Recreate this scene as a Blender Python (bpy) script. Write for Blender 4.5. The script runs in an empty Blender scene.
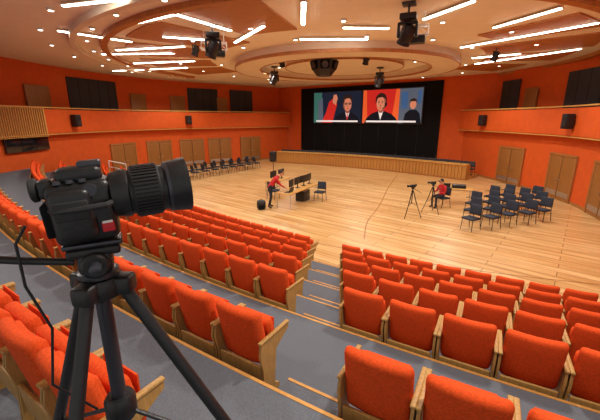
import bpy, bmesh, math, random
from mathutils import Vector, Matrix
random.seed(4)
S = bpy.context.scene
try:
    S.view_settings.view_transform = 'Standard'
    S.view_settings.look = 'None'
except Exception:
    pass

# ------------------------------------------------------------ materials
def lin(c):
    return tuple(((x/255.0)/12.92 if x/255.0 <= 0.04045 else ((x/255.0+0.055)/1.055)**2.4) for x in c)
def mat(name, rgb, rough=.6, metal=0.0, var=0.0, scale=20.0, bump=0.0, emis=0.0, stretch=None, spec=0.5):
    m = bpy.data.materials.new(name); m.use_nodes = True
    nt = m.node_tree; bs = nt.nodes['Principled BSDF']
    c = lin(rgb); bs.inputs['Base Color'].default_value = (*c, 1)
    bs.inputs['Roughness'].default_value = rough
    bs.inputs['Metallic'].default_value = metal
    bs.inputs['Specular IOR Level'].default_value = spec
    if emis:
        bs.inputs['Emission Color'].default_value = (*c, 1)
        bs.inputs['Emission Strength'].default_value = emis
    tc = nt.nodes.new('ShaderNodeTexCoord')
    mp = nt.nodes.new('ShaderNodeMapping')
    nt.links.new(tc.outputs['Object'], mp.inputs['Vector'])
    if stretch: mp.inputs['Scale'].default_value = stretch
    nz = nt.nodes.new('ShaderNodeTexNoise'); nz.inputs['Scale'].default_value = scale
    nz.inputs['Detail'].default_value = 4
    nt.links.new(mp.outputs['Vector'], nz.inputs['Vector'])
    if var:
        r = nt.nodes.new('ShaderNodeValToRGB')
        r.color_ramp.elements[0].position = .3; r.color_ramp.elements[1].position = .7
        r.color_ramp.elements[0].color = (*[x*(1-var) for x in c], 1)
        r.color_ramp.elements[1].color = (*[min(1, x*(1+var)) for x in c], 1)
        nt.links.new(nz.outputs['Fac'], r.inputs['Fac'])
        nt.links.new(r.outputs['Color'], bs.inputs['Base Color'])
    if bump:
        b = nt.nodes.new('ShaderNodeBump'); b.inputs['Strength'].default_value = bump
        b.inputs['Distance'].default_value = .01
        nt.links.new(nz.outputs['Fac'], b.inputs['Height'])
        nt.links.new(b.outputs['Normal'], bs.inputs['Normal'])
    return m

def plank_mat(name, c1, c2, cm, ang, bw, bh, rough=.32):
    m = bpy.data.materials.new(name); m.use_nodes = True
    nt = m.node_tree; bs = nt.nodes['Principled BSDF']
    tc = nt.nodes.new('ShaderNodeTexCoord'); mp = nt.nodes.new('ShaderNodeMapping')
    mp.inputs['Rotation'].default_value = (0, 0, ang)
    nt.links.new(tc.outputs['Object'], mp.inputs['Vector'])
    br = nt.nodes.new('ShaderNodeTexBrick')
    br.inputs['Scale'].default_value = 1
    br.inputs['Brick Width'].default_value = bw; br.inputs['Row Height'].default_value = bh
    br.inputs['Mortar Size'].default_value = .012
    br.inputs['Color1'].default_value = (*lin(c1), 1); br.inputs['Color2'].default_value = (*lin(c2), 1)
    br.inputs['Mortar'].default_value = (*lin(cm), 1)
    nt.links.new(mp.outputs['Vector'], br.inputs['Vector'])
    mp3 = nt.nodes.new('ShaderNodeMapping'); mp3.inputs['Scale'].default_value = (.35, 4, 1)
    nt.links.new(mp.outputs['Vector'], mp3.inputs['Vector'])
    nz = nt.nodes.new('ShaderNodeTexNoise'); nz.inputs['Scale'].default_value = 1.2; nz.inputs['Detail'].default_value = 6
    nt.links.new(mp3.outputs['Vector'], nz.inputs['Vector'])
    r = nt.nodes.new('ShaderNodeValToRGB')
    r.color_ramp.elements[0].position = .32; r.color_ramp.elements[1].position = .66
    r.color_ramp.elements[0].color = (.7, .6, .48, 1); r.color_ramp.elements[1].color = (1, 1, 1, 1)
    nt.links.new(nz.outputs['Fac'], r.inputs['Fac'])
    mx = nt.nodes.new('ShaderNodeMix'); mx.data_type = 'RGBA'; mx.blend_type = 'MULTIPLY'
    mx.inputs['Factor'].default_value = 1
    nt.links.new(br.outputs['Color'], mx.inputs['A']); nt.links.new(r.outputs['Color'], mx.inputs['B'])
    nt.links.new(mx.outputs['Result'], bs.inputs['Base Color'])
    bs.inputs['Roughness'].default_value = rough
    return m

M_wall = mat('orange_wall', (208, 88, 30), .7, var=.06, scale=3, bump=.05, spec=.3)
M_seat = mat('orange_fabric', (216, 78, 30), .85, var=.16, scale=60, bump=.3, spec=.15)
M_oak = mat('light_oak', (206, 158, 84), .45, var=.2, scale=6, stretch=(8, 8, 1))
M_oakS = mat('seat_oak', (176, 134, 72), .5, var=.2, scale=9, stretch=(6, 6, 1))
M_oakd = mat('brown_wood', (160, 104, 52), .45, var=.2, scale=5, stretch=(6, 6, 1))
M_door = mat('door_wood', (150, 100, 48), .4, var=.18, scale=5, stretch=(6, 6, .8))
M_desk = mat('dais_wood', (186, 132, 64), .45, var=.15, scale=5, stretch=(4, 4, .6))
M_ceilwood = mat('ceiling_wood', (176, 114, 60), .5, var=.2, scale=3, stretch=(1, 6, 1))
M_carpet = mat('grey_carpet', (104, 108, 116), .95, var=.16, scale=90, bump=.4, spec=.1)
M_carpetL = mat('light_grey_riser', (150, 150, 150), .9, var=.08, scale=50)
M_nose = mat('oak_nosing', (206, 150, 80), .5, var=.1)
M_ceil = mat('ceiling_paint', (236, 224, 206), .8, var=.03, scale=2)
M_ceil2 = mat('ceiling_ring_paint', (222, 206, 186), .8, var=.03, scale=2)
M_black = mat('black_plastic', (24, 24, 26), .42, var=.1, scale=80, bump=.1)
M_blackm = mat('black_matte', (14, 14, 16), .85, var=.1, scale=40, spec=.2)
M_rubber = mat('ribbed_rubber', (32, 32, 34), .65)
M_dark = mat('dark_grey_acoustic', (52, 50, 54), .85, var=.1, scale=30)
M_gunmetal = mat('gunmetal', (70, 70, 76), .35, .6)
M_chrome = mat('brushed_steel', (190, 190, 195), .3, .9)
M_white = mat('white_paint', (235, 235, 232), .5)
M_red = mat('red_label', (200, 30, 40), .5)
M_led = mat('led_strip', (255, 246, 230), .5, emis=12)
M_dl = mat('downlight_glow', (255, 246, 230), .5, emis=8)
M_glass = mat('lens_glass', (30, 22, 50), .05, .0, spec=1)
M_window = mat('booth_glass', (24, 26, 30), .12, .0, spec=.8)
M_bluech = mat('navy_fabric', (34, 42, 58), .75, var=.15, scale=50)
M_screenoff = mat('monitor_screen', (40, 54, 76), .3, emis=.2)
M_skin = mat('skin', (204, 150, 120), .55)
M_hair = mat('hair', (30, 22, 18), .7)
M_shirt = mat('red_shirt', (180, 24, 26), .8, var=.1, scale=30)
M_pants = mat('dark_trousers', (26, 28, 36), .85)
M_shoe = mat('shoes', (18, 18, 18), .5)
M_eye = mat('eye', (20, 16, 14), .2)
M_lip = mat('lips', (170, 90, 84), .5)
M_cap = mat('black_cap', (18, 18, 20), .8)
M_floor = plank_mat('oak_parquet', (232, 194, 138), (212, 168, 108), (160, 114, 64), math.radians(39.5), 3.2, .34)

# ------------------------------------------------------------ mesh builder
class B:
    def __init__(s): s.v = []; s.f = []; s.m = []; s.mats = []
    def mi(s, m):
        if m not in s.mats: s.mats.append(m)
        return s.mats.index(m)
    def add(s, vs, fs, m, M=None):
        o = len(s.v)
        for v in vs:
            v = Vector(v); s.v.append(M @ v if M else v)
        k = s.mi(m)
        for f in fs: s.f.append([o+i for i in f]); s.m.append(k)
    def box(s, c, h, m, M=None):
        x, y, z = h
        vs = [Vector(c)+Vector((a*x, b*y, d*z)) for a in (-1, 1) for b in (-1, 1) for d in (-1, 1)]
        s.add(vs, [(0, 1, 3, 2), (4, 6, 7, 5), (0, 4, 5, 1), (2, 3, 7, 6), (0, 2, 6, 4), (1, 5, 7, 3)], m, M)
    def rbox(s, c, h, r, m, M=None, n=2, bend=0.0, mid=1):
        r = min(r, min(h)*.999)
        def ax(H):
            a = [-H + r*(1-math.cos(math.pi/2*i/n)) for i in range(n+1)]
            e = [(-H+r)+(2*(H-r))*i/(mid+1) for i in range(1, mid+1)]
            return a+e+[-q for q in reversed(a)]
        A = [ax(h[0]), ax(h[1]), ax(h[2])]
        N = len(A[0]); d = {}; vs = []
        def vid(i, j, k):
            if (i, j, k) not in d:
                p = Vector((A[0][i], A[1][j], A[2][k]))
                q = Vector([max(-(h[t]-r), min(h[t]-r, p[t])) for t in range(3)])
                e = p-q
                if e.length > 1e-9: p = q+e.normalized()*r
                p.y += bend*p.x*p.x
                d[(i, j, k)] = len(vs); vs.append(p+Vector(c))
            return d[(i, j, k)]
        fs = []; L = N-1
        for a in range(L):
            for b in range(L):
                fs += [(vid(a, b, 0), vid(a, b+1, 0), vid(a+1, b+1, 0), vid(a+1, b, 0)),
                       (vid(a, b, L), vid(a+1, b, L), vid(a+1, b+1, L), vid(a, b+1, L)),
                       (vid(a, 0, b), vid(a+1, 0, b), vid(a+1, 0, b+1), vid(a, 0, b+1)),
                       (vid(a, L, b), vid(a, L, b+1), vid(a+1, L, b+1), vid(a+1, L, b)),
                       (vid(0, a, b), vid(0, a, b+1), vid(0, a+1, b+1), vid(0, a+1, b)),
                       (vid(L, a, b), vid(L, a+1, b), vid(L, a+1, b+1), vid(L, a, b+1))]
        s.add(vs, fs, m, M)
    def tube(s, pts, rad, m, n=10, M=None, cap=True):
        pts = [Vector(p) for p in pts]
        if not isinstance(rad, (list, tuple)): rad = [rad]*len(pts)
        vs = []; fs = []; prev = None
        for i, p in enumerate(pts):
            if i == 0: t = pts[1]-p
            elif i == len(pts)-1: t = p-pts[i-1]
            else: t = pts[i+1]-pts[i-1]
            if t.length < 1e-9: t = Vector((0, 0, 1)) if prev is None else prev[2]
            t = t.normalized()
            if prev is None:
                u = t.cross(Vector((0, 0, 1)))
                if u.length < .05: u = t.cross(Vector((0, 1, 0)))
            else:
                u = prev[0]-t*prev[0].dot(t)
            u.normalize(); w = t.cross(u); prev = (u, w, t)
            for k in range(n):
                a = 2*math.pi*k/n
                vs.append(p+(u*math.cos(a)+w*math.sin(a))*rad[i])
        for i in range(len(pts)-1):
            for k in range(n):
                fs.append((i*n+k, i*n+(k+1) % n, (i+1)*n+(k+1) % n, (i+1)*n+k))
        if cap:
            fs.append(tuple(reversed(range(n)))); fs.append(tuple((len(pts)-1)*n+k for k in range(n)))
        s.add(vs, fs, m, M)
    def lathe(s, prof, m, org=(0, 0, 0), axis='z', n=24, M=None):
        o = Vector(org); ax = {'x': Vector((1, 0, 0)), 'y': Vector((0, 1, 0)), 'z': Vector((0, 0, 1))}[axis]
        u = Vector((0, 1, 0)) if axis == 'x' else Vector((1, 0, 0))
        w = ax.cross(u); vs = []; fs = []
        for a, r in prof:
            for k in range(n):
                t = 2*math.pi*k/n
                vs.append(o+ax*a+(u*math.cos(t)+w*math.sin(t))*max(r, 1e-4))
        for i in range(len(prof)-1):
            for k in range(n):
                fs.append((i*n+k, i*n+(k+1) % n, (i+1)*n+(k+1) % n, (i+1)*n+k))
        fs.append(tuple(reversed(range(n)))); fs.append(tuple((len(prof)-1)*n+k for k in range(n)))
        s.add(vs, fs, m, M)
    def ell(s, c, r, m, M=None, nu=16, nv=10):
        vs = []; fs = []
        for j in range(nv+1):
            p = math.pi*j/nv
            for i in range(nu):
                a = 2*math.pi*i/nu
                vs.append((c[0]+r[0]*math.sin(p)*math.cos(a), c[1]+r[1]*math.sin(p)*math.sin(a), c[2]+r[2]*math.cos(p)))
        for j in range(nv):
            for i in range(nu):
                fs.append((j*nu+i, (j+1)*nu+i, (j+1)*nu+(i+1) % nu, j*nu+(i+1) % nu))
        s.add(vs, fs, m, M)
    def mesh(s, name, ang=35):
        me = bpy.data.meshes.new(name)
        me.from_pydata([tuple(v) for v in s.v], [], s.f)
        for m in s.mats: me.materials.append(m)
        me.polygons.foreach_set('material_index', s.m)
        me.validate(); me.update()
        bm = bmesh.new(); bm.from_mesh(me)
        bmesh.ops.remove_doubles(bm, verts=bm.verts, dist=1e-6)
        bmesh.ops.recalc_face_normals(bm, faces=bm.faces); bm.to_mesh(me); bm.free()
        me.shade_smooth()
        try: me.set_sharp_from_angle(angle=math.radians(ang))
        except Exception: pass
        return me
    def obj(s, name, loc=(0, 0, 0), rz=0, parent=None, ang=35):
        return place(s.mesh(name, ang), name, loc, rz, parent)

def place(me, name, loc=(0, 0, 0), rz=0, parent=None):
    o = bpy.data.objects.new(name, me); S.collection.objects.link(o)
    o.location = loc; o.rotation_euler = (0, 0, rz)
    if parent: o.parent = parent
    return o

# ------------------------------------------------------------ plan of the room
CEN = Vector((0.5, 19.5))
def catmull(P, n=10):
    P = [Vector(p) for p in P]; out = []
    Q = [P[0]*2-P[1]]+P+[P[-1]*2-P[-2]]
    for i in range(1, len(Q)-2):
        for k in range(n):
            t = k/n; a, b, c, d = Q[i-1], Q[i], Q[i+1], Q[i+2]
            out.append(.5*((2*b)+(c-a)*t+(2*a-5*b+4*c-d)*t*t+(-a+3*b-3*c+d)*t**3))
    out.append(P[-1]); return out
def offset(path, d):
    out = []
    for i, p in enumerate(path):
        a = path[max(i-1, 0)]; b = path[min(i+1, len(path)-1)]
        t = (b-a).normalized(); nn = Vector((t.y, -t.x))
        if nn.dot(p-CEN) < 0: nn = -nn
        out.append(p+nn*d)
    return out
def strip_wall(b, path, o0, o1, z0, z1, m):
    A = offset(path, o0); C = offset(path, o1); n = len(A); vs = []
    for p, q in zip(A, C):
        vs += [(p.x, p.y, z0), (p.x, p.y, z1), (q.x, q.y, z0), (q.x, q.y, z1)]
    fs = []
    for i in range(n-1):
        a = 4*i; c = 4*(i+1)
        fs += [(a, c, c+1, a+1), (a+2, a+3, c+3, c+2), (a+1, c+1, c+3, a+3), (a, a+2, c+2, c)]
    fs += [(0, 1, 3, 2), (4*n-4, 4*n-2, 4*n-1, 4*n-3)]
    b.add(vs, fs, m)
LP = catmull([(-13.6, 0), (-13.9, 6), (-14.1, 12), (-14, 17), (-13.3, 22.5), (-11.5, 27), (-8.5, 30.3), (-5, 33), (-1.3, 36.3)])
RP = catmull([(12.3, 26.2), (13.1, 21.4), (13.2, 17.2), (12.35, 13.6), (10.9, 9.5), (9.6, 5), (9.0, 0)])
Hc = 7.0
for path, side in ((LP, 'left'), (RP, 'right')):
    b = B(); strip_wall(b, path, 0, .25, 0, 3.2, M_wall)
    b.obj('wall_'+side)
    b = B(); strip_wall(b, path, 1.3, 1.5, 3.35, Hc, M_wall); b.obj('wall_upper_'+side)
    b = B(); strip_wall(b, path, -.25, 1.5, 3.2, 3.33, M_ceil2); b.obj('gallery_floor_'+side)
    b = B()
    if side == 'left':
        k = next(i for i, p in enumerate(path) if p.y > 18.2)
        strip_wall(b, path[:k+1], -.42, -.26, 3.05, 4.5, M_oak)
        A = offset(path, -.44)
        for i in range(0, k):
            for q in range(4):
                p = A[i].lerp(A[i+1], q/4)
                b.box((p.x, p.y, 3.78), (.02, .02, .7), M_oakd)
        strip_wall(b, path[k:], -.42, -.26, 3.2, 4.45, M_wall)
    else:
        strip_wall(b, path, -.42, -.26, 3.2, 4.45, M_wall)
    b.obj('balcony_parapet_'+side)
    b = B(); strip_wall(b, path, -.46, -.22, 4.51, 4.57, M_oak)
    strip_wall(b, path, -.45, -.425, 3.12, 3.17, M_oak); b.obj('trim_'+('1' if side == 'left' else '2'))
    b = B(); strip_wall(b, path, -.03, -.002, 0, .14, M_oakd); b.obj('baseboard_'+side)

# screen wall
SD = Vector((11.0, -8.5)).normalized(); SN = Vector((-SD.y, SD.x))
SO = Vector((0.2, 35.5))
if SN.dot(CEN-SO) < 0: SN = -SN
sang = math.atan2(SD.y, SD.x)
b = B(); s0, s1 = -4.6, 17.6
c = SO+SD*((s0+s1)/2)-SN*.15
b.box((0, 0, Hc/2), ((s1-s0)/2, .15, Hc/2), M_wall)
b.obj('wall_back', (c.x, c.y, 0), sang)
b = B(); PL = 13.5
c = SO+SD*(PL/2)+SN*.08
b.rbox((0, 0, 3.4), (PL/2, .07, 3.35), .03, M_blackm)
for i in range(1, 8):
    b.box((-PL/2+i*PL/8, 0, 3.4), (.012, .076, 3.34), M_black)
b.obj('acoustic_panel', (c.x, c.y, 0), sang)

# LED screen with picture content
def em(name, rgb, e=.75):
    return mat(name, rgb, .4, emis=e, spec=.1)
b = B()
fw, fh = 5.2, 1.36
n_ = -1 if (Matrix.Rotation(sang, 2) @ Vector((0, -1))).dot(SN) > 0 else 1
b.rbox((0, 0, 0), (fw+.08, .06, fh+.08), .02, M_black)
def P2(pts, m, lay):
    y = n_*(.062+lay*.004)
    b.add([(x, y, z) for x, z in pts], [tuple(range(len(pts)))], m)
def E2(cx, cz, rx, rz, m, lay, n=22):
    P2([(cx+rx*math.cos(2*math.pi*i/n), cz+rz*math.sin(2*math.pi*i/n)) for i in range(n)], m, lay)
def R2(x0, z0, x1, z1, m, lay): P2([(x0, z0), (x1, z0), (x1, z1), (x0, z1)], m, lay)
navy = em('video_navy', (26, 34, 52)); teal = em('video_teal', (54, 104, 96)); redv = em('video_red', (186, 40, 34))
skinv = em('video_skin', (196, 128, 100)); skinw = em('video_skin_shade', (140, 84, 66)); suitv = em('video_suit', (18, 20, 28)); whv = em('video_white', (215, 215, 215))
grv = em('video_grey', (80, 92, 108)); orv = em('video_orange', (214, 92, 44)); hairv = em('video_hair', (44, 30, 24)); bl = em('video_blue', (56, 90, 136))
R2(-fw, -fh, fw, fh, navy, 0)
# first video tile: presenter in glasses, red jacket raised arm beside him
R2(-fw, -fh, -4.3, fh, teal, 1); P2([(-4.7, -fh), (-4.1, -fh), (-4.2, .9), (-4.7, .6)], grv, 2)
P2([(-4.3, -fh), (-3.1, -fh), (-2.6, .3), (-3.0, .85), (-3.5, .5), (-3.8, -.4)], redv, 3)
P2([(-3.1, .45), (-2.75, .2), (-2.55, .8), (-2.7, 1.15), (-3.0, 1.1)], skinv, 4)
P2([(-3.0, -fh), (-.2, -fh), (-.35, -.95), (-.75, -.6), (-1.2, -.4), (-1.8, -.4), (-2.3, -.55), (-2.75, -.9)], suitv, 5)
P2([(-1.72, -.4), (-1.28, -.4), (-1.5, -1.1)], whv, 6); P2([(-1.54, -.5), (-1.46, -.5), (-1.42, -1.0), (-1.5, -1.1), (-1.58, -1.0)], redv, 7)
R2(-1.68, -.5, -1.32, -.1, skinw, 7)
E2(-1.52, .25, .43, .62, skinw, 8); E2(-1.46, .25, .36, .58, skinv, 9)
P2([(-2.0, .3), (-1.98, .75), (-1.8, 1.0), (-1.5, 1.1), (-1.15, .98), (-1.02, .7), (-1.04, .35), (-1.12, .65), (-1.4, .78), (-1.8, .72), (-1.92, .3)], hairv, 10)
for x in (-1.64, -1.27): E2(x, .31, .14, .1, suitv, 11); E2(x, .31, .1, .065, skinw, 12)
P2([(-1.47, .25), (-1.4, .02), (-1.52, .02)], skinw, 11); P2([(-1.6, -.1), (-1.46, -.07), (-1.3, -.1), (-1.46, -.16)], redv, 11)
R2(-.12, -fh, .03, fh, suitv, 13)
# second video tile: speaker with headset in front of a red banner
R2(.03, -fh, 3.3, fh, redv, 1); P2([(.03, -fh), (.5, -fh), (.35, fh), (.03, fh)], orv, 2); P2([(2.7, -fh), (3.3, -fh), (3.3, fh), (3.0, fh)], orv, 2)
P2([(.2, -fh), (3.3, -fh), (3.1, -.95), (2.7, -.6), (2.1, -.38), (1.4, -.38), (.9, -.55), (.45, -.9)], suitv, 5)
P2([(1.5, -.38), (1.95, -.38), (1.72, -1.1)], whv, 6); R2(1.56, -.5, 1.9, -.1, skinw, 7)
E2(1.74, .25, .43, .62, skinw, 8); E2(1.68, .25, .36, .58, skinv, 9)
P2([(1.22, .3), (1.24, .78), (1.5, 1.05), (1.8, 1.1), (2.1, .95), (2.24, .6), (2.2, .2), (2.1, .62), (1.8, .76), (1.4, .7), (1.3, .3)], hairv, 10)
for x in (1.53, 1.85): E2(x, .31, .075, .035, hairv, 11); E2(x, .42, .1, .02, hairv, 11)
P2([(1.67, .25), (1.74, .02), (1.62, .02)], skinw, 11); P2([(1.53, -.1), (1.68, -.07), (1.84, -.1), (1.68, -.16)], redv, 11)
E2(2.18, .18, .09, .2, suitv, 12); P2([(2.14, .05), (2.2, .0), (1.9, -.2), (1.86, -.16)], suitv, 13)
# third tile: seated panellist
R2(3.3, -fh, fw, fh, grv, 2); R2(3.5, -.2, 4.0, 1.1, bl, 3); R2(4.8, .2, 5.1, 1.2, bl, 3)
P2([(3.7, -fh), (5.2, -fh), (5.05, -.6), (4.75, -.3), (4.2, -.3), (3.85, -.6)], suitv, 4); E2(4.47, .12, .26, .36, skinv, 5)
P2([(4.18, .2), (4.24, .5), (4.5, .6), (4.72, .48), (4.77, .2), (4.66, .36), (4.3, .36)], hairv, 6)
R2(-fw+.3, -1.28, -.4, -1.14, whv, 14); R2(.4, -1.28, fw-.4, -1.14, whv, 14)
c = SO+SD*6.9+SN*.24
b.obj('led_screen', (c.x, c.y, 4.93), sang)

# floor
b = B(); pts = [(-15.8, -3), (14.6, -3), (14.6, 30), (0, 38.5), (-15.8, 38.5)]
b.add([(x, y, 0) for x, y in pts]+[(x, y, -.2) for x, y in pts], [(0, 1, 2, 3, 4), (9, 8, 7, 6, 5)]+[(i, (i+1) % 5, (i+1) % 5+5, i+5) for i in range(5)], M_floor)
b.obj('floor')
b = B()
for P in (catmull([(2.2, 11.0), (2.7, 13), (3.8, 15.7), (5.3, 20.0), (7.2, 24.8)], 8), catmull([(-8.5, 18.0), (-4.5, 13.9), (0, 10.9), (4.5, 8.6), (9.2, 7.2)], 8)):
    vs = []
    for i, p in enumerate(P):
        t = (P[min(i+1, len(P)-1)]-P[max(i-1, 0)]).normalized(); q = Vector((-t.y, t.x))*.02
        vs += [(p.x+q.x, p.y+q.y, .004), (p.x-q.x, p.y-q.y, .004)]
    b.add(vs, [(2*i, 2*i+1, 2*i+3, 2*i+2) for i in range(len(P)-1)], M_oakd)
b.obj('trim_3')

# ------------------------------------------------------------ raked seating
C = Vector((23.4, 41.4))
ROW = [(40, 0), (41, .28), (42, .56), (43, .84), (44, 1.12), (45.5, 1.5), (46.85, 1.85)]
def polar(R, a): return Vector((C.x+R*math.cos(a), C.y+R*math.sin(a)))
def leftX(y):
    for i in range(len(LP)-1):
        if LP[i].y <= y <= LP[i+1].y:
            t = (y-LP[i].y)/(LP[i+1].y-LP[i].y); return LP[i].x+(LP[i+1].x-LP[i].x)*t
    return -13.6
def rightX(y):
    for i in range(len(RP)-1):
        if RP[i+1].y <= y <= RP[i].y:
            t = (y-RP[i+1].y)/(RP[i].y-RP[i+1].y); return RP[i+1].x+(RP[i].x-RP[i+1].x)*t
    return 9
AMIN = math.radians(207.0)
def a_at(R, f):
    a = math.radians(205)
    while a < math.radians(265):
        if f(polar(R, a)): return a
        a += .0003
    return a
AL = lambda p: p.x > -.50+.096*p.y
AR = lambda p: p.x > -.02+.127*p.y
bt = B()
def ring(b, R0, R1, z0, z1, a0, a1, m, n=60, mtop=None):
    vs = []
    for i in range(n+1):
        a = a0+(a1-a0)*i/n; p = polar(R0, a); q = polar(R1, a)
        for w_ in (p, q):
            w_.x = min(max(w_.x, leftX(w_.y)+.03), rightX(w_.y)-.03)
        vs += [(p.x, p.y, z0), (p.x, p.y, z1), (q.x, q.y, z0), (q.x, q.y, z1)]
    f1 = []; f2 = []
    for i in range(n):
        s = 4*i; t = s+4
        f1 += [(s, t, t+1, s+1), (s+2, s+3, t+3, t+2), (s, s+2, t+2, t)]; f2.append((s+1, t+1, t+3, s+3))
    f1 += [(0, 1, 3, 2), (4*n, 4*n+2, 4*n+3, 4*n+1)]
    b.add(vs, f1, m); b.add(vs, f2, mtop or m)
for k in range(1, 7):
    Ri = ROW[k-1][0]+.16; Ro = ROW[k][0]+.16 if k < 6 else 51.0
    z = ROW[k][1]
    a0 = max(AMIN, a_at(Ri, lambda p: p.x > leftX(p.y)+.05)); a1 = math.radians(252)
    ring(bt, Ri, Ro, 0, z, a0, a1, M_carpetL, 90, M_carpet)
    ring(bt, Ri-.01, Ri+.022, z-.02, z+.005, a0, a1, M_nose, 90)
    l = a_at(Ri, AL); r = a_at(Ri, AR)
    zz = (ROW[k-1][1]+z)/2
    ring(bt, Ri-.32, Ri-.001, ROW[k-1][1], zz, l, r, M_carpet, 8)
    ring(bt, Ri-.33, Ri-.30, zz-.02, zz+.005, l, r, M_nose, 8)
bt.obj('seating_terrace')

# auditorium seat (faces +Y locally, origin on floor below the back)
b = B()
T = Matrix.Translation((0, 0, .60)) @ Matrix.Rotation(math.radians(11), 4, 'X')
b.rbox((0, 0, 0), (.25, .05, .29), .048, M_seat, T, n=3, bend=.45, mid=3)
b.rbox((0, .045, .0), (.215, .035, .24), .03, M_seat, T, n=2, bend=.4, mid=2)
T2 = Matrix.Translation((0, .19, .54)) @ Matrix.Rotation(math.radians(12), 4, 'X')
b.rbox((0, 0, 0), (.225, .055, .2), .045, M_seat, T2, n=2, mid=1)
b.box((0, .262, .53), (.18, .006, .15), M_seat, None)
b.rbox((0, -.0, .24), (.245, .014, .12), .008, M_oakS, Matrix.Rotation(math.radians(4), 4, 'X'))
for s in (-1, 1):
    prof = [(-.05, .0), (.2, .0), (.2, .05), (.13, .1), (.16, .45), (.36, .56), (.36, .6), (-.05, .62), (-.07, .5), (-.03, .3)]
    x0 = s*.256; x1 = s*.28
    vs = [(x0, y, z) for y, z in prof]+[(x1, y, z) for y, z in prof]; n = len(prof)
    b.add(vs, [tuple(range(n)), tuple(reversed(range(n, 2*n)))]+[(i, (i+1) % n, (i+1) % n+n, i+n) for i in range(n)], M_oakS)
    b.rbox((s*.268, .15, .62), (.02, .22, .014), .01, M_oakS, Matrix.Translation((0, 0, 0)))
seat_me = b.mesh('auditorium_seat')
cnt = 0
for k, (R, z) in enumerate(ROW):
    st = .575/R
    l = a_at(R, AL); r = a_at(R, AR)
    if k == 6: l = a_at(R, lambda p: p.x > -.98)
    pos = []
    a = l-st*.5-.001
    while True:
        p = polar(R, a)
        if p.x < leftX(p.y)+.7 or a < AMIN+.009 or p.y < -1: break
        pos.append(a)
        a -= st
    a = r+st*.5+.001
    while True:
        p = polar(R, a)
        if p.x > rightX(p.y)-.9 or a > math.radians(251.4): break
        if not (k == 6 and p.x < 1.3): pos.append(a)
        a += st
    for a in pos:
        p = polar(R, a)
        d = C-p
        place(seat_me, 'auditorium_seat', (p.x, p.y, z+.001), math.atan2(d.y, d.x)-math.pi/2); cnt += 1

# ------------------------------------------------------------ doors and wall panels
def on_wall(path, pt, off):
    pt = Vector(pt)
    i = min(range(1, len(path)-1), key=lambda j: (path[j]-pt).length)
    t = (path[i+1]-path[i-1]).normalized(); nn = Vector((t.y, -t.x))
    if nn.dot(path[i]-CEN) > 0: nn = -nn
    s = (pt-path[i]).dot(t); base = path[i]+t*s - nn*off
    return base, math.atan2(nn.y, nn.x)+math.pi/2
def door_mesh():
    b = B()
    for s in (-1, 1):
        b.rbox((s*.5, -.07, 1.08), (.48, .03, 1.07), .01, M_door)
        b.rbox((s*1.04, -.075, 1.12), (.06, .05, 1.12), .01, M_oakd)
        b.tube([(s*.1, -.10, 1.0), (s*.1, -.16, 1.0), (s*.24, -.16, 1.0)], .012, M_chrome, 8)
        b.box((s*.5, -.102, .3), (.44, .004, .12), M_chrome)
    b.rbox((0, -.075, 2.22), (1.1, .05, .06), .01, M_oakd)
    b.box((0, -.07, 1.08), (.012, .025, 1.05), M_black)
    return b.mesh('door')
dm = door_mesh(); dn = 0
for path, pts in ((LP, [(-12.6, 24.6), (-11.2, 27.4), (-9.3, 29.6), (-7.3, 31.3), (-4.8, 33.2)]), (RP, [(13.15, 21.2), (13.2, 17.0), (12.3, 13.4)])):
    for p in pts:
        dn += 1; base, ang = on_wall(path, p, 0)
        place(dm, 'door_%d' % dn, (base.x, base.y, .0), ang)
def panel(path, p, w, z0, z1, m, name, off=1.3):
    base, ang = on_wall(path, p, off)
    b = B(); b.rbox((0, -.11, (z0+z1)/2), (w/2, .05, (z1-z0)/2), .02, m)
    for i in range(1, int(w/.9)+1):
        b.box((-w/2+i*w/(int(w/.9)+1), -.162, (z0+z1)/2), (.012, .004, (z1-z0)/2-.02), M_blackm if m is not M_door else M_oakd)
    b.obj(name, (base.x, base.y, 0), ang)
for p, w in (((-12.9, 24.0), 3.8), ((-8.0, 31.0), 2.8), ((-4.9, 33.2), 2.4)):
    panel(LP, p, w, 3.5, 6.5, M_dark, 'acoustic_wall_panel')
for p, w in (((-13.7, 20.2), 1.6), ((-11.5, 27.0), 1.3), ((-9.6, 29.4), 1.3), ((-6.5, 31.9), 1.0), ((-14, 17), 1.5)):
    panel(LP, p, w, 3.5, 5.8, M_door, 'gallery_door')
for p, w in (((12.8, 23.6), 1.5), ((13.3, 17.6), 4.2)):
    panel(RP, p, w, 3.5, 6.4, M_dark, 'acoustic_wall_panel')
for p, w in (((13.0, 21.9), 1.0), ((12.5, 14.0), 1.2)):
    panel(RP, p, w, 3.5, 5.8, M_door, 'gallery_door')
panel(LP, (-14.0, 17.6), 2.6, 2.35, 3.02, M_window, 'window_1', 0)
panel(LP, (-13.9, 14.4), 2.6, 2.35, 3.02, M_window, 'window_2', 0)

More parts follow.
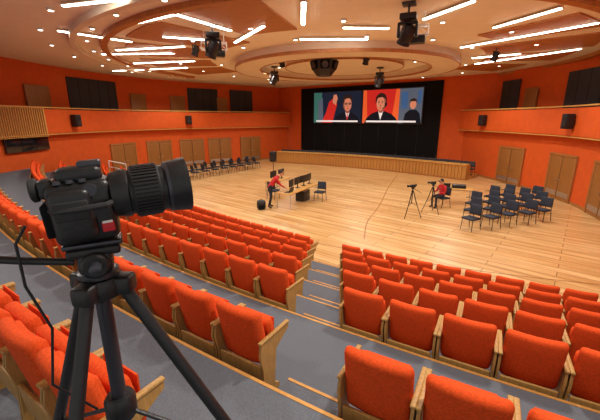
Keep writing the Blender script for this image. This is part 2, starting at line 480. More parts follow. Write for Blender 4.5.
# ------------------------------------------------------------ ceiling
b = B(); n = 72
vs = [(0.3+19.5*math.cos(2*math.pi*i/n), 17.5+21.5*math.sin(2*math.pi*i/n), Hc) for i in range(n)]
b.add(vs+[(x, y, Hc+.3) for x, y, z in vs], [tuple(range(n)), tuple(range(n, 2*n))]+[(i, (i+1) % n, (i+1) % n+n, i+n) for i in range(n)], M_ceil)
b.obj('ceiling')
CC = Vector((2.5, 21.0))
def csec(b, r0, r1, a0, a1, z0, z1, m, n=24, c=CC):
    vs = []
    for i in range(n+1):
        a = math.radians(a0+(a1-a0)*i/n); ca, sa = math.cos(a), math.sin(a)
        vs += [(c.x+r0*ca, c.y+r0*sa, z0), (c.x+r0*ca, c.y+r0*sa, z1), (c.x+r1*ca, c.y+r1*sa, z0), (c.x+r1*ca, c.y+r1*sa, z1)]
    fs = []
    for i in range(n):
        s = 4*i; t = s+4
        fs += [(s, t, t+1, s+1), (s+2, s+3, t+3, t+2), (s, s+2, t+2, t), (s+1, t+1, t+3, s+3)]
    if abs(a1-a0) < 359: fs += [(0, 1, 3, 2), (4*n, 4*n+2, 4*n+3, 4*n+1)]
    b.add(vs, fs, m)
b = B(); csec(b, 4.8, 6.1, 0, 360, 6.6, 7.0, M_ceil2, 72); csec(b, 0, 3.3, 0, 360, 6.75, 7.0, M_ceil2, 60)
b.obj('ceiling_ring')
b = B(); csec(b, 6.11, 6.16, 0, 360, 6.58, 6.72, M_ceilwood, 72); csec(b, 4.74, 4.79, 0, 360, 6.58, 6.68, M_ceilwood, 72); csec(b, 3.31, 3.36, 0, 360, 6.73, 6.82, M_ceilwood, 60)
csec(b, 11.9, 12.15, 150, 390, 6.85, 7, M_ceilwood, 90)
csec(b, 13.0, 13.2, 150, 390, 6.8, 7, M_ceil2, 60)
b.obj('trim_4')
b = B()
for a0, a1, r0, r1 in ((196, 212, 7.2, 11.2), (217, 232, 7.4, 11.4), (238, 252, 8.4, 11.6), (318, 333, 7.2, 11.3), (300, 312, 8.2, 11.4), (338, 352, 7.4, 11.0), (176, 190, 7.4, 11), (154, 170, 7.4, 10.8), (0, 16, 7.4, 10.5)):
    csec(b, r0, r1, a0, a1, 6.95, 7.0, M_ceilwood, 10)
b.obj('ceiling_wood_panel')
b = B()
strips = [(-5.2, 12, -3.7, 11.1), (-3.6, 11.1, -2.4, 13), (-8.2, 16.5, -4.9, 15.7), (-12, 23.4, -6.8, 22), (.1, 10, .1, 12.2), (1.45, 12.6, 3, 12.7),
          (3.8, 11.6, 4.5, 9.9), (6.5, 12.6, 7.2, 10.5), (0, 14.3, 2.6, 14.3), (6.9, 15.9, 9.5, 12), (-8.4, 13, -6.7, 14.8), (9.8, 20.5, 12.3, 16.2),
          (-2.6, 14.9, -1.2, 12.4), (8.7, 18.6, 10.4, 17.4), (-5.6, 19.5, -9.2, 20.3), (-6.4, 10.3, -4.3, 9.7), (-5.1, 13.9, -3.2, 14.6), (-9.4, 17.5, -6.0, 17.3)]
for x0, y0, x1, y1 in strips:
    d = Vector((x1-x0, y1-y0, 0)); l = d.length; a = math.atan2(d.y, d.x)
    T = Matrix.Translation(((x0+x1)/2, (y0+y1)/2, 6.91)) @ Matrix.Rotation(a, 4, 'Z')
    b.rbox((0, 0, 0), (l/2, .055, .012), .01, M_led, T)
    b.box((0, 0, .025), (l/2+.03, .08, .01), M_white, T)
b.obj('linear_led_light')
b = B()
for r, nn, off in ((7.0, 16, 0), (9.2, 18, 8), (12.6, 34, 3), (3.9, 8, 10), (14.0, 30, 8)):
    for i in range(nn):
        a = 2*math.pi*i/nn+off*.05; x = CC.x+r*math.cos(a); y = CC.y+r*math.sin(a)
        if r > 12.5 and (y > 26): continue
        z = 6.93
        b.lathe([(.06, .1), (0, .1), (0, .075), (.02, .07)], M_white, (x, y, z), 'z', 12)
        b.lathe([(.004, .06), (.012, .06)], M_dl, (x, y, z-.008), 'z', 12)
b.obj('recessed_downlight')

# ------------------------------------------------------------ stage lighting hanging from the ceiling
def moving_head():
    b = B()
    b.tube([(0, 0, 0), (0, 0, -.28)], .03, M_gunmetal, 10)
    b.rbox((0, 0, -.03), (.18, .18, .03), .02, M_gunmetal)
    b.rbox((0, 0, -.34), (.22, .17, .08), .03, M_black)
    b.lathe([(-.46, .1), (-.42, .13)], M_black, n=20)
    b.rbox((0, 0, -.49), (.25, .07, .035), .02, M_black)
    for s in (-1, 1): b.rbox((s*.235, 0, -.66), (.035, .07, .19), .02, M_black)
    T = Matrix.Translation((0, 0, -.74)) @ Matrix.Rotation(math.radians(24), 4, 'Y') @ Matrix.Rotation(math.radians(20), 4, 'X')
    b.lathe([(.22, .1), (.2, .16), (.05, .19), (-.15, .185), (-.2, .17), (-.24, .19), (-.3, .19), (-.3, .165), (-.28, .16)], M_black, n=24, M=T)
    b.lathe([(-.275, .155), (-.285, .1), (-.29, .0)], M_glass, n=24, M=T)
    for i in range(5): b.lathe([(.02+i*.03, .196), (.03+i*.03, .196)], M_gunmetal, n=24, M=T)
    return b.mesh('moving_head_light')
mh = moving_head()
def spot():
    b = B()
    b.tube([(0, 0, 0), (0, 0, -.18)], .02, M_gunmetal, 8)
    b.rbox((0, 0, -.02), (.08, .08, .02), .01, M_gunmetal)
    for s in (-1, 1): b.rbox((s*.15, 0, -.28), (.012, .03, .12), .008, M_black)
    b.rbox((0, 0, -.18), (.16, .03, .012), .008, M_black)
    T = Matrix.Translation((0, 0, -.36)) @ Matrix.Rotation(math.radians(30), 4, 'X')
    b.lathe([(.17, .06), (.15, .11), (-.12, .13), (-.2, .15), (-.2, .13), (-.18, .12)], M_black, n=20, M=T)
    b.lathe([(-.17, .12), (-.19, .06)], M_glass, n=20, M=T)
    return b.mesh('stage_spotlight')
sp = spot()
for x, y, z, r in ((-2.9, 12.4, 7, .3), (2.95, 10.3, 7, -.4), (-1.55, 22.0, 6.99, .2), (4.5, 20.5, 6.745, -.2)):
    place(mh, 'moving_head_light', (x, y, z-.005), r)
for x, y, z, r in ((3.1, 17.2, 6.99, .2), (-.9, 18.0, 6.99, -.4), (8.6, 16.2, 6.99, .4), (-4.2, 14.9, 6.99, 1)):
    place(sp, 'stage_spotlight', (x, y, z), r)
def bar():
    b = B()
    for s in (-1, 1): b.tube([(s*.35, 0, 0), (s*.35, 0, -.35)], .015, M_white, 8)
    for y in (0, .25):
        for z in (-.35, -.6): b.tube([(-.45, y, z), (.45, y, z)], .025, M_white, 10)
    for i in range(4):
        x = -.45+i*.3
        b.tube([(x, 0, -.35), (x, .25, -.35), (x, .25, -.6), (x, 0, -.6), (x, 0, -.35)], .014, M_white, 6)
        if i < 3: b.tube([(x, 0, -.35), (x+.3, 0, -.6)], .012, M_white, 6)
    b.rbox((.1, .12, -.72), (.28, .16, .1), .03, M_black)
    b.tube([(.1, .12, -.6), (.1, .12, -.66)], .03, M_gunmetal, 8)
    return b.mesh('lighting_truss')
bm_ = bar()
for x, y, r in ((-3.1, 13.4, .3), (3.35, 11.2, -.4)): place(bm_, 'lighting_truss', (x, y, 6.995), r)
b = B()
for i in range(4): b.tube([(.3*math.cos(i*math.pi/2), .3*math.sin(i*math.pi/2), 0), (.3*math.cos(i*math.pi/2), .3*math.sin(i*math.pi/2), -.35)], .02, M_gunmetal, 8)
b.lathe([(-.33, .5), (-.3, .55), (-.36, .6), (-.7, .5), (-.95, .3), (-.97, .0)], M_black, n=6)
for i in range(6):
    T = Matrix.Rotation(i*math.pi/3+math.pi/6, 4, 'Z') @ Matrix.Translation((.5, 0, -.53)) @ Matrix.Rotation(math.radians(18), 4, 'Y')
    b.rbox((0, 0, 0), (.05, .2, .17), .03, M_blackm, T)
    b.lathe([(.05, .13), (.065, .13), (.055, .1)], M_gunmetal, axis='x', n=18, M=T)
b.obj('loudspeaker_cluster', (1.15, 17.4, 6.995)).scale = (1.12, 1.12, 1.12)

def spk():
    b = B(); b.rbox((0, -.24, 0), (.2, .18, .34), .03, M_black)
    b.lathe([(0, .15), (.02, .15), (.005, .1)], M_gunmetal, (0, -.425, -.1), 'y', 18)
    b.lathe([(0, .07), (.01, .07), (.0, .04)], M_gunmetal, (0, -.425, .2), 'y', 14)
    b.box((0, -.04, 0), (.05, .035, .2), M_gunmetal)
    return b.mesh('wall_loudspeaker')
sk = spk()
for path, p in ((LP, (-13.6, 20.5)), (LP, (-9.6, 29.3)), (RP, (13.0, 16.1)), (RP, (12.8, 23.5))):
    base, ang = on_wall(path, p, -.44); place(sk, 'wall_loudspeaker', (base.x, base.y, 3.85), ang)

# ------------------------------------------------------------ dais desk
DP = catmull([(-2.2, 31.6), (1.5, 29.9), (5, 27.7), (8.3, 25.0), (10.9, 22.3)], 8)
b = B(); strip_wall(b, DP, 0, .08, 0, .98, M_desk); strip_wall(b, DP, -.06, .7, .98, 1.03, M_oak); strip_wall(b, DP, -.02, 0, 0, .1, M_oakd)
I = offset(DP, -.012)
for i in range(len(I)-1):
    for q in range(2):
        p = I[i].lerp(I[i+1], q/2); b.box((p.x, p.y, .53), (.014, .014, .43), M_oakd)
for i in (0, len(DP)-1):
    a, c = offset(DP, 0)[i], offset(DP, .66)[i]
    d = c-a; T = Matrix.Translation(((a.x+c.x)/2, (a.y+c.y)/2, .49)) @ Matrix.Rotation(math.atan2(d.y, d.x), 4, 'Z')
    b.box((0, 0, 0), (d.length/2, .04, .49), M_desk, T)
mo = offset(DP, .35)
for i in range(1, len(mo)-1, 2):
    p = mo[i]; b.lathe([(1.03, .04), (1.05, .03)], M_black, (p.x, p.y, 0), n=10)
    b.tube([(p.x, p.y, 1.04), (p.x, p.y, 1.28), (p.x+.05, p.y+.06, 1.4)], .01, M_black, 6)
b.obj('dais_desk')

def chair(mt, nm='conference_chair'):
    b = B()
    b.rbox((0, .02, .45), (.235, .23, .035), .03, mt, n=2)
    T = Matrix.Translation((0, -.22, .74)) @ Matrix.Rotation(math.radians(10), 4, 'X')
    b.rbox((0, 0, 0), (.225, .028, .19), .026, mt, T, n=2, bend=.5, mid=2)
    for s in (-1, 1):
        b.tube([(s*.23, .22, 0), (s*.21, .19, .43)], .013, M_black, 8)
        b.tube([(s*.23, -.28, 0), (s*.22, -.2, .43), (s*.215, -.225, .6), (s*.2, -.26, .86)], .013, M_black, 8)
        b.tube([(s*.22, .19, .42), (s*.22, -.2, .42)], .012, M_black, 8)
        b.tube([(s*.24, -.22, .62), (s*.26, -.1, .66), (s*.26, .12, .66)], .014, M_black, 8)
    b.tube([(-.21, .19, .41), (.21, .19, .41)], .011, M_black, 8)
    b.tube([(-.21, -.2, .41), (.21, -.2, .41)], .011, M_black, 8)
    return b.mesh(nm)
ch = chair(M_bluech); chd = chair(M_dark)
bk = offset(DP, 1.1)
for i in range(0, len(bk)-1):
    p = bk[i].lerp(bk[i+1], .5); d = CEN-p
    t = bk[i+1]-bk[i]; nn = Vector((t.y, -t.x)); nn = nn if nn.dot(d) > 0 else -nn
    for q in (.25, .75):
        p = bk[i].lerp(bk[i+1], q)
        place(chd, 'conference_chair', (p.x, p.y, .201), math.atan2(nn.y, nn.x)-math.pi/2)
b = B(); strip_wall(b, DP, .72, 2.2, 0, .2, M_oak); b.obj('dais_platform')
# chairs on the right
for j in range(3):
    for i in range(5):
        x = 6.3+i*.86+j*.6; y = 12.0+i*.3+j*1.15-(.1 if i % 2 else 0)
        place(ch, 'conference_chair', (x, y, 0), math.radians(122)+random.uniform(-.15, .15))
for x, y in ((9.9, 15.9), (9.0, 15.6)): place(ch, 'conference_chair', (x, y, 0), math.radians(120))
# chairs on the left
for j in range(2):
    for i in range(9):
        x = -7.6+i*.5-j*.65; y = 22.2+i*.72+j*.55
        place(ch, 'conference_chair', (x, y, 0), math.radians(-55)+random.uniform(-.08, .08))

# ------------------------------------------------------------ people
def seg_dist(p, a, b):
    ab = b-a; t = max(0, min(1, (p-a).dot(ab)/max(ab.length_squared, 1e-9))); return (p-(a+ab*t)).length
def person(name, J, head_dir, loc, rz, cap, grips):
    V = {k: Vector(v) for k, v in J.items()}
    rad = dict(pelvis=(.155, .12), belly=(.145, .11), chest=(.17, .12), collar=(.1, .08), neck=(.055, .055), skull=(.06, .06),
               shL=(.07, .07), elL=(.047, .047), wrL=(.03, .03), shR=(.07, .07), elR=(.047, .047), wrR=(.03, .03),
               hipL=(.095, .095), knL=(.062, .062), anL=(.042, .042), toL=(.04, .035), hipR=(.095, .095), knR=(.062, .062), anR=(.042, .042), toR=(.04, .035))
    E = [('pelvis', 'belly', M_shirt), ('belly', 'chest', M_shirt), ('chest', 'collar', M_shirt), ('collar', 'neck', M_skin), ('neck', 'skull', M_skin)]
    for s in 'LR':
        E += [('chest', 'sh'+s, M_shirt), ('sh'+s, 'el'+s, M_shirt), ('el'+s, 'wr'+s, M_shirt), ('pelvis', 'hip'+s, M_pants), ('hip'+s, 'kn'+s, M_pants), ('kn'+s, 'an'+s, M_pants), ('an'+s, 'to'+s, M_shoe)]
    names = list(rad)
    me = bpy.data.meshes.new('tmp'); me.from_pydata([V[k] for k in names], [(names.index(a), names.index(c)) for a, c, _ in E], [])
    o = bpy.data.objects.new('tmp', me); S.collection.objects.link(o)
    md = o.modifiers.new('s', 'SKIN'); md.use_smooth_shade = True
    for i, k in enumerate(names):
        me.skin_vertices[0].data[i].radius = rad[k]
        me.skin_vertices[0].data[i].use_root = (k == 'pelvis')
    sb = o.modifiers.new('u', 'SUBSURF'); sb.levels = 2; sb.render_levels = 2
    dg = bpy.context.evaluated_depsgraph_get(); dg.update()
    m2 = bpy.data.meshes.new_from_object(o.evaluated_get(dg))
    bpy.data.objects.remove(o)
    b = B(); vs = [v.co.copy() for v in m2.vertices]
    for p in m2.polygons:
        c = p.center; best = min(E, key=lambda e: seg_dist(c, V[e[0]], V[e[1]])-.5*rad[e[1]][0])
        b.f.append(list(p.vertices)); b.m.append(b.mi(best[2]))
    b.v = vs
    hc = V['skull']; d = Vector(head_dir).normalized(); side = Vector((0, 0, 1)).cross(d).normalized(); up = d.cross(side)
    T = Matrix.Translation(hc) @ Matrix((d, side, up)).transposed().to_4x4()
    b.ell((.015, 0, .05), (.095, .075, .115), M_skin, T, 20, 14)
    b.ell((.045, 0, -.02), (.06, .055, .06), M_skin, T, 14, 10)
    b.tube([(.105, 0, .06), (.128, 0, .02), (.1, 0, .012)], [.008, .014, .008], M_skin, 8, T)
    for s in (-1, 1):
        b.ell((.095, s*.03, .055), (.014, .016, .009), M_eye, T, 8, 6)
        b.ell((.0, s*.078, .04), (.018, .01, .03), M_skin, T, 8, 6)
        b.tube([(.1, s*.015, .08), (.095, s*.045, .08)], .005, M_hair, 6, T)
    b.tube([(.098, -.02, -.018), (.103, 0, -.018), (.098, .02, -.018)], .007, M_lip, 6, T)
    b.ell((-.012, 0, .075), (.098, .086, .108), M_cap if cap else M_hair, T, 18, 12)
    if cap:
        b.rbox((.11, 0, .11), (.06, .06, .008), .007, M_cap, T)
    for s in 'LR':
        w = V['wr'+s]; fd = (w-V['el'+s]).normalized()*.4+Vector(grips)*.6; fd.normalize()
        sd = Vector((0, 0, 1)).cross(fd).normalized(); un = fd.cross(sd)
        T = Matrix.Translation(w) @ Matrix((fd, sd, un)).transposed().to_4x4()
        b.rbox((.045, 0, 0), (.05, .038, .014), .012, M_skin, T)
        for i, (yy_, ll) in enumerate(((-.029, .07), (-.01, .08), (.01, .075), (.028, .06))):
            b.tube([(.08, yy_, 0), (.09+ll*.45, yy_*1.1, .004), (.09+ll*.8, yy_*1.15, -.012), (.09+ll, yy_*1.15, -.03)], [.009, .009, .008, .006], M_skin, 6, T)
        ts = 1 if s == 'R' else -1
        b.tube([(.02, ts*.03, 0), (.05, ts*.058, -.005), (.085, ts*.062, -.018)], [.011, .01, .007], M_skin, 6, T)
    me = b.mesh(name, 60)
    return place(me, name, loc, rz)
person('standing_person', dict(pelvis=(-.05, 0, .93), belly=(.03, 0, 1.04), chest=(.17, 0, 1.2), collar=(.28, 0, 1.32), neck=(.33, 0, 1.37), skull=(.39, 0, 1.44),
       shL=(.2, .18, 1.27), elL=(.3, .24, 1.02), wrL=(.5, .18, .9), shR=(.2, -.18, 1.27), elR=(.32, -.24, 1.03), wrR=(.52, -.16, .88),
       hipL=(-.06, .1, .88), knL=(.0, .12, .49), anL=(-.06, .13, .08), toL=(.09, .15, .04), hipR=(-.06, -.1, .88), knR=(-.04, -.12, .49), anR=(-.16, -.12, .08), toR=(-.02, -.14, .04)),
       (1, 0, -.45), (-1.3, 15.2, 0), math.radians(15), False, (1, 0, -.3)).scale = (1.08, 1.08, 1.08)
person('seated_person', dict(pelvis=(0, 0, .55), belly=(.0, 0, .68), chest=(.03, 0, .9), collar=(.06, 0, 1.03), neck=(.07, 0, 1.09), skull=(.1, 0, 1.17),
       shL=(.03, .19, .98), elL=(.1, .25, .74), wrL=(.34, .16, .74), shR=(.03, -.19, .98), elR=(.1, -.25, .74), wrR=(.34, -.14, .74),
       hipL=(.06, .1, .54), knL=(.44, .13, .52), anL=(.42, .14, .08), toL=(.56, .15, .04), hipR=(.06, -.1, .54), knR=(.44, -.13, .52), anR=(.4, -.14, .08), toR=(.54, -.15, .04)),
       (1, 0, -.3), (6.55, 15.3, 0), math.radians(200), True, (1, 0, -.2))
place(ch, 'conference_chair', (6.6, 15.32, 0), math.radians(110))

# ------------------------------------------------------------ tables and equipment
def table(L, W, H=.75):
    b = B(); b.rbox((0, 0, H-.02), (L/2, W/2, .02), .01, M_oak)
    for sx in (-1, 1):
        for sy in (-1, 1): b.tube([(sx*(L/2-.06), sy*(W/2-.05), 0), (sx*(L/2-.06), sy*(W/2-.05), H-.03)], .022, M_chrome, 8)
    for sy in (-1, 1): b.tube([(-L/2+.06, sy*(W/2-.05), H-.06), (L/2-.06, sy*(W/2-.05), H-.06)], .015, M_chrome, 8)
    return b.mesh('folding_table')
def laptop(name='laptop'):
    b = B(); b.rbox((0, 0, .01), (.18, .125, .01), .006, M_black)
    T = Matrix.Translation((0, .125, .02)) @ Matrix.Rotation(math.radians(-18), 4, 'X')
    b.rbox((0, 0, .12), (.18, .008, .12), .006, M_black, T); b.box((0, -.009, .12), (.165, .002, .105), M_screenoff, T)
    b.box((0, -.01, .0215), (.15, .07, .002), M_gunmetal)
    return b.mesh(name)
def monitor():
    b = B(); b.rbox((0, 0, .34), (.28, .02, .17), .01, M_black); b.box((0, -.021, .34), (.262, .002, .152), M_screenoff)
    b.rbox((0, .03, .12), (.03, .015, .12), .01, M_black); b.rbox((0, .02, .01), (.12, .09, .01), .006, M_black)
    return b.mesh('computer_monitor')
tb = table(3.0, .8); lp = laptop(); mn = monitor()
ta = math.radians(62); tc = Vector((-.05, 16.2))
place(tb, 'folding_table', (tc.x, tc.y, 0), ta)
def rel(c, a, x, y): return (c.x+x*math.cos(a)-y*math.sin(a), c.y+x*math.sin(a)+y*math.cos(a))
for nm, me, x, y, r in (('computer_monitor', mn, -.75, .0, 3.3), ('computer_monitor', mn, -.1, .05, 3.2), ('computer_monitor', mn, .55, .05, 3.0), ('computer_monitor', mn, 1.15, .05, 3.2), ('laptop', lp, -1.2, -.1, 3.1)):
    px, py = rel(tc, ta, x, y); place(me, nm, (px, py, .751), ta+r)
# flight case / video mixer standing under the table edge
b = B(); b.rbox((0, 0, .3), (.3, .25, .28), .02, M_black)
for z in (.03, .57): b.box((0, 0, z), (.305, .255, .012), M_chrome)
for s in (-1, 1): b.tube([(-.05, s*.25, .3), (-.05, s*.28, .34), (.05, s*.28, .34), (.05, s*.25, .3)], .01, M_chrome, 6)
px, py = rel(tc, ta, .4, 0); b.obj('equipment_case', (px, py, 0), ta)
tc2 = Vector((-1.2, 18.6)); tb2 = table(1.8, .75); place(tb2, 'folding_table', (tc2.x, tc2.y, 0), ta+.1)
for x in (-.5, .3):
    px, py = rel(tc2, ta, x, 0); place(mn, 'computer_monitor', (px, py, .751), ta+3.1)
place(ch, 'conference_chair', (1.0, 16.6, 0), ta+math.pi/2)
place(ch, 'conference_chair', (-1.35, 17.0, 0), ta-math.pi/2)
tc3 = Vector((7.5, 16.1)); place(table(1.5, .7), 'folding_table', (tc3.x, tc3.y, 0), math.radians(-20))
b = B()
b.rbox((0, 0, .08), (.3, .2, .08), .02, M_black)
for i in range(8):
    for j in range(3): b.lathe([(.16, .012), (.18, .01)], M_chrome, (-.24+i*.07, -.12+j*.1, 0), n=8)
px, py = tc3; b.obj('audio_mixer', (px+.15, py, .751), math.radians(-20))
place(lp, 'laptop', (px-.45, py+.1, .751), math.radians(170))
b = B(); b.rbox((0, 0, .22), (.2, .16, .22), .13, M_black, n=4); b.rbox((0, -.16, .14), (.14, .04, .11), .035, M_blackm)
for s in (-1, 1): b.tube([(s*.1, .13, .38), (s*.11, .21, .28), (s*.11, .21, .14), (s*.1, .13, .06)], .015, M_blackm, 6)
b.tube([(-.05, 0, .43), (0, 0, .49), (.05, 0, .43)], .012, M_blackm, 6)
b.obj('backpack', (-1.75, 14.9, 0), .3)
b = B()
for i in range(3):
    a = i*2.094+.3; b.tube([(.45*math.cos(a), .45*math.sin(a), .015), (.03*math.cos(a), .03*math.sin(a), .6)], .014, M_black, 8)
b.tube([(0, 0, .3), (0, 0, 1.35)], .02, M_black, 10); b.rbox((0, 0, 1.65), (.19, .17, .32), .03, M_black)
b.lathe([(0, .14), (.015, .14), (0, .09)], M_gunmetal, (0, -.18, 1.58), 'y', 16)
b.obj('loudspeaker_stand', (-1.7, 21.6, 0), -.3)
def small_tripod():
    b = B()
    for i in range(3):
        a = i*2.094+.5; c_, s_ = math.cos(a), math.sin(a)
        b.tube([(.42*c_, .42*s_, .01), (.2*c_, .2*s_, .6)], .014, M_black, 8); b.tube([(.2*c_, .2*s_, .58), (.04*c_, .04*s_, 1.1)], .02, M_black, 8)
        b.tube([(.24*c_, .24*s_, .5), (0, 0, .62)], .008, M_black, 6)
    b.tube([(0, 0, .6), (0, 0, 1.2)], .018, M_black, 10); b.lathe([(1.08, .05), (1.15, .05)], M_black, n=12)
    b.rbox((0, 0, 1.23), (.05, .04, .03), .01, M_black); b.rbox((0, 0, 1.33), (.1, .05, .06), .015, M_black)
    b.lathe([(.1, .045), (.2, .045), (.24, .055), (.24, .04)], M_black, (0, 0, 1.33), 'x', 16)
    b.rbox((-.08, .08, 1.38), (.02, .05, .035), .006, M_black); b.tube([(-.05, 0, 1.22), (-.35, .05, 1.05)], .01, M_black, 8)
    return b.mesh('tripod_video_camera')
stm = small_tripod()
place(stm, 'tripod_video_camera', (4.6, 13.6, 0), math.radians(190))
place(stm, 'tripod_video_camera', (5.7, 14.3, 0), math.radians(150))
# handrail at the end of the seating block
b = B(); pts = []
for k in range(0, 5):
    R, z = ROW[k]; p = polar(R-.3, AMIN+.002)
    if p.x < leftX(p.y)+.15: break
    b.tube([(p.x, p.y, z), (p.x, p.y, z+.95)], .03, M_white, 8); pts.append((p.x, p.y, z+.95))
if len(pts) > 1:
    b.tube(pts, .035, M_white, 8); b.tube([(x, y, z-.4) for x, y, z in pts], .022, M_white, 8)
b.obj('handrail')

# ------------------------------------------------------------ foreground video camera on tripod
TP = Vector((-.38, .63, 0)); ZC = 3.85
b = B()
yaw = math.radians(28)
T = Matrix.Translation((TP.x, TP.y, ZC)) @ Matrix.Rotation(yaw, 4, 'Z') @ Matrix.Rotation(math.radians(-4), 4, 'Y') @ Matrix.Scale(.95, 4)
b.rbox((-.03, 0, -.014), (.055, .04, .06), .016, M_black, T, n=3)
b.rbox((-.045, -.038, -.014), (.035, .018, .05), .015, M_black, T, n=3)
b.rbox((-.045, -.057, -.002), (.028, .004, .018), .003, M_rubber, T)
b.tube([(.02, -.042, .0), (.012, -.058, .0), (-.03, -.062, 0), (-.07, -.056, 0), (-.078, -.036, 0)], .006, M_rubber, 8, T)
b.rbox((-.025, 0, .055), (.038, .026, .016), .012, M_black, T, n=3)
b.rbox((-.005, 0, .073), (.02, .014, .007), .004, M_gunmetal, T)
b.rbox((-.08, .0, .036), (.015, .022, .018), .010, M_black, T, n=3)
b.lathe([(-.106, .02), (-.103, .023), (-.096, .022), (-.092, .016)], M_rubber, (0, 0, .036), 'x', 20, T)
b.rbox((-.086, .0, -.022), (.01, .032, .032), .005, M_blackm, T)
b.rbox((-.03, .046, -.005), (.045, .006, .036), .005, M_black, T)
for i in range(3): b.lathe([(0, .007), (.006, .006)], M_gunmetal, (-.06+i*.02, -.03, .045), 'z', 12, T)
b.lathe([(-.006, .008), (-.006, .012), (.0, .012)], M_gunmetal, (-.01, -.041, .03), 'y', 12, T)
b.rbox((.006, -.0415, -.046), (.011, .002, .010), .002, M_red, T)
b.rbox((.006, -.0425, -.036), (.009, .0015, .0025), .001, M_white, T)
lz = .006
b.lathe([(.022, .044), (.035, .047), (.04, .049), (.052, .049), (.055, .046), (.062, .046)], M_black, (0, 0, lz), 'x', 40, T)
b.lathe([(.06, .05), (.062, .052), (.112, .052), (.114, .05)], M_rubber, (0, 0, lz), 'x', 44, T)
for i in range(44):
    a = 2*math.pi*i/44
    b.box((.087, 0, .0525), (.023, .0022, .0018), M_black, T @ Matrix.Translation((0, 0, lz)) @ Matrix.Rotation(a, 4, 'X'))
b.lathe([(.114, .048), (.124, .048), (.126, .051), (.136, .054), (.166, .058), (.17, .058), (.17, .053), (.155, .048), (.145, .043)], M_black, (0, 0, lz), 'x', 44, T)
b.lathe([(.126, .0525), (.129, .0535), (.132, .0535)], M_gunmetal, (0, 0, lz), 'x', 40, T)
b.lathe([(.147, .043), (.153, .03), (.155, .0)], M_glass, (0, 0, lz), 'x', 30, T)
b.obj('video_camera')

b = B()
X, Y = TP.x-.02, TP.y-.01
T = Matrix.Translation((X, Y, ZC)) @ Matrix.Rotation(yaw, 4, 'Z')
b.rbox((0, 0, -.080), (.05, .028, .005), .004, M_gunmetal, T)
b.rbox((0, 0, -.093), (.045, .034, .009), .006, M_black, T)
b.rbox((0, 0, -.115), (.03, .036, .022), .012, M_black, T, n=3)
b.lathe([(-.048, .02), (-.044, .024), (.044, .024), (.048, .02)], M_black, (0, 0, -.116), 'y', 28, T)
b.lathe([(.048, .012), (.064, .01), (.066, .007)], M_gunmetal, (0, 0, -.116), 'y', 16, T)
b.lathe([(-.066, .007), (-.064, .01), (-.048, .012)], M_gunmetal, (0, 0, -.116), 'y', 16, T)
b.lathe([(-.152, .034), (-.149, .037), (-.14, .037), (-.136, .03)], M_gunmetal, (0, 0, 0), 'z', 30, T)
b.lathe([(-.20, .026), (-.19, .042), (-.165, .046), (-.152, .04)], M_black, (0, 0, 0), 'z', 30, T)
b.tube([(X, Y, ZC-.19), (X, Y, ZC-.72)], .015, M_gunmetal, 16)
b.lathe([(-.50, .026), (-.49, .032), (-.45, .032), (-.44, .026)], M_black, (X, Y, ZC), 'z', 20)
b.lathe([(-.75, .02), (-.74, .024), (-.72, .024), (-.715, .016)], M_black, (X, Y, ZC), 'z', 20)
ZF = 1.85; ztop = ZC-.17
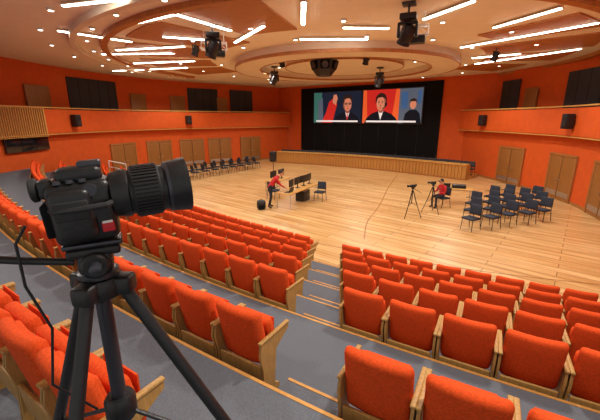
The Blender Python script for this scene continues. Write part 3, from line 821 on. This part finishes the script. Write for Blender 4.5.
for a, R in ((math.radians(2), 1.0), (math.radians(160), .85), (math.radians(268), .8)):
    c_, s_ = math.cos(a), math.sin(a)
    def LPt(t, side=0):
        r = .04+(R-.04)*t; return (X+r*c_-side*s_, Y+r*s_+side*c_, ztop+(ZF+.02-ztop)*t)
    b.rbox((0, 0, 0), (.026, .02, .02), .01, M_black, Matrix.Translation(LPt(0)) @ Matrix.Rotation(a, 4, 'Z'))
    b.tube([LPt(.0), LPt(.3)], .0125, M_black, 16)
    b.tube([LPt(.27), LPt(.62)], .0105, M_gunmetal, 14)
    for tt, rr in ((.27, .018), (.6, .016)):
        b.tube([LPt(tt), LPt(tt+.03)], rr, M_black, 14)
        p = Vector(LPt(tt+.015)); q = Vector((-s_, c_, 0))
        b.tube([p, p+q*.036], .008, M_gunmetal, 10)
    b.tube([LPt(.6), LPt(.985)], .009, M_chrome, 14)
    b.tube([LPt(.975), LPt(1.0)], [.012, .02], M_rubber, 14)
    b.tube([LPt(.24), (X, Y, ZC-.47)], .005, M_black, 8)
b.tube([(X-.03, Y-.02, ZC-.115), (X-.1, Y-.05, ZC-.10), (X-.2, Y-.08, ZC-.08)], [.007, .007, .007], M_black, 12)
b.tube([(X-.16, Y-.068, ZC-.088), (X-.18, Y-.072, ZC-.084), (X-.34, Y-.11, ZC-.06), (X-.35, Y-.112, ZC-.058)], [.009, .012, .013, .01], M_rubber, 14)
b.tube([(X-.075, Y-.06, ZC-.03), (X-.09, Y-.07, ZC-.06), (X-.09, Y-.07, ZC-.14), (X-.075, Y-.05, ZC-.24), (X-.09, Y-.06, ZC-.36), (X-.04, Y-.02, ZC-.46)], .0025, M_rubber, 8)
b.obj('camera_tripod')

# ------------------------------------------------------------ lights
def spotl(x, y, z, e, size=155, col=(1, .94, .85)):
    l = bpy.data.lights.new('downlight_lamp', 'SPOT'); l.energy = e; l.spot_size = math.radians(size); l.spot_blend = .6
    l.shadow_soft_size = .2; l.color = col
    o = bpy.data.objects.new('downlight_lamp', l); S.collection.objects.link(o); o.location = (x, y, z)
for x, y in ((-9, 12), (-9, 19), (-8, 26), (-3, 8), (-3, 15), (-2, 22), (-1, 29), (3, 5), (3, 12), (4, 19), (4.5, 26), (8, 9), (9, 15), (9.5, 21), (-6, 4), (1.5, 1.5)):
    spotl(x, y, 6.55, 600)
w = bpy.data.worlds.new('world'); S.world = w; w.use_nodes = True
w.node_tree.nodes['Background'].inputs['Color'].default_value = (1, .97, .93, 1)
w.node_tree.nodes['Background'].inputs['Strength'].default_value = .6

# ------------------------------------------------------------ camera
cd = bpy.data.cameras.new('camera'); co = bpy.data.objects.new('camera', cd); S.collection.objects.link(co)
cd.sensor_width = 36; cd.lens = 20.4; cd.clip_start = .02; cd.clip_end = 200
co.location = (0, 0, 4.0); co.rotation_euler = (math.radians(90-15.14), 0, 0)
S.camera = co
print('seats', cnt)
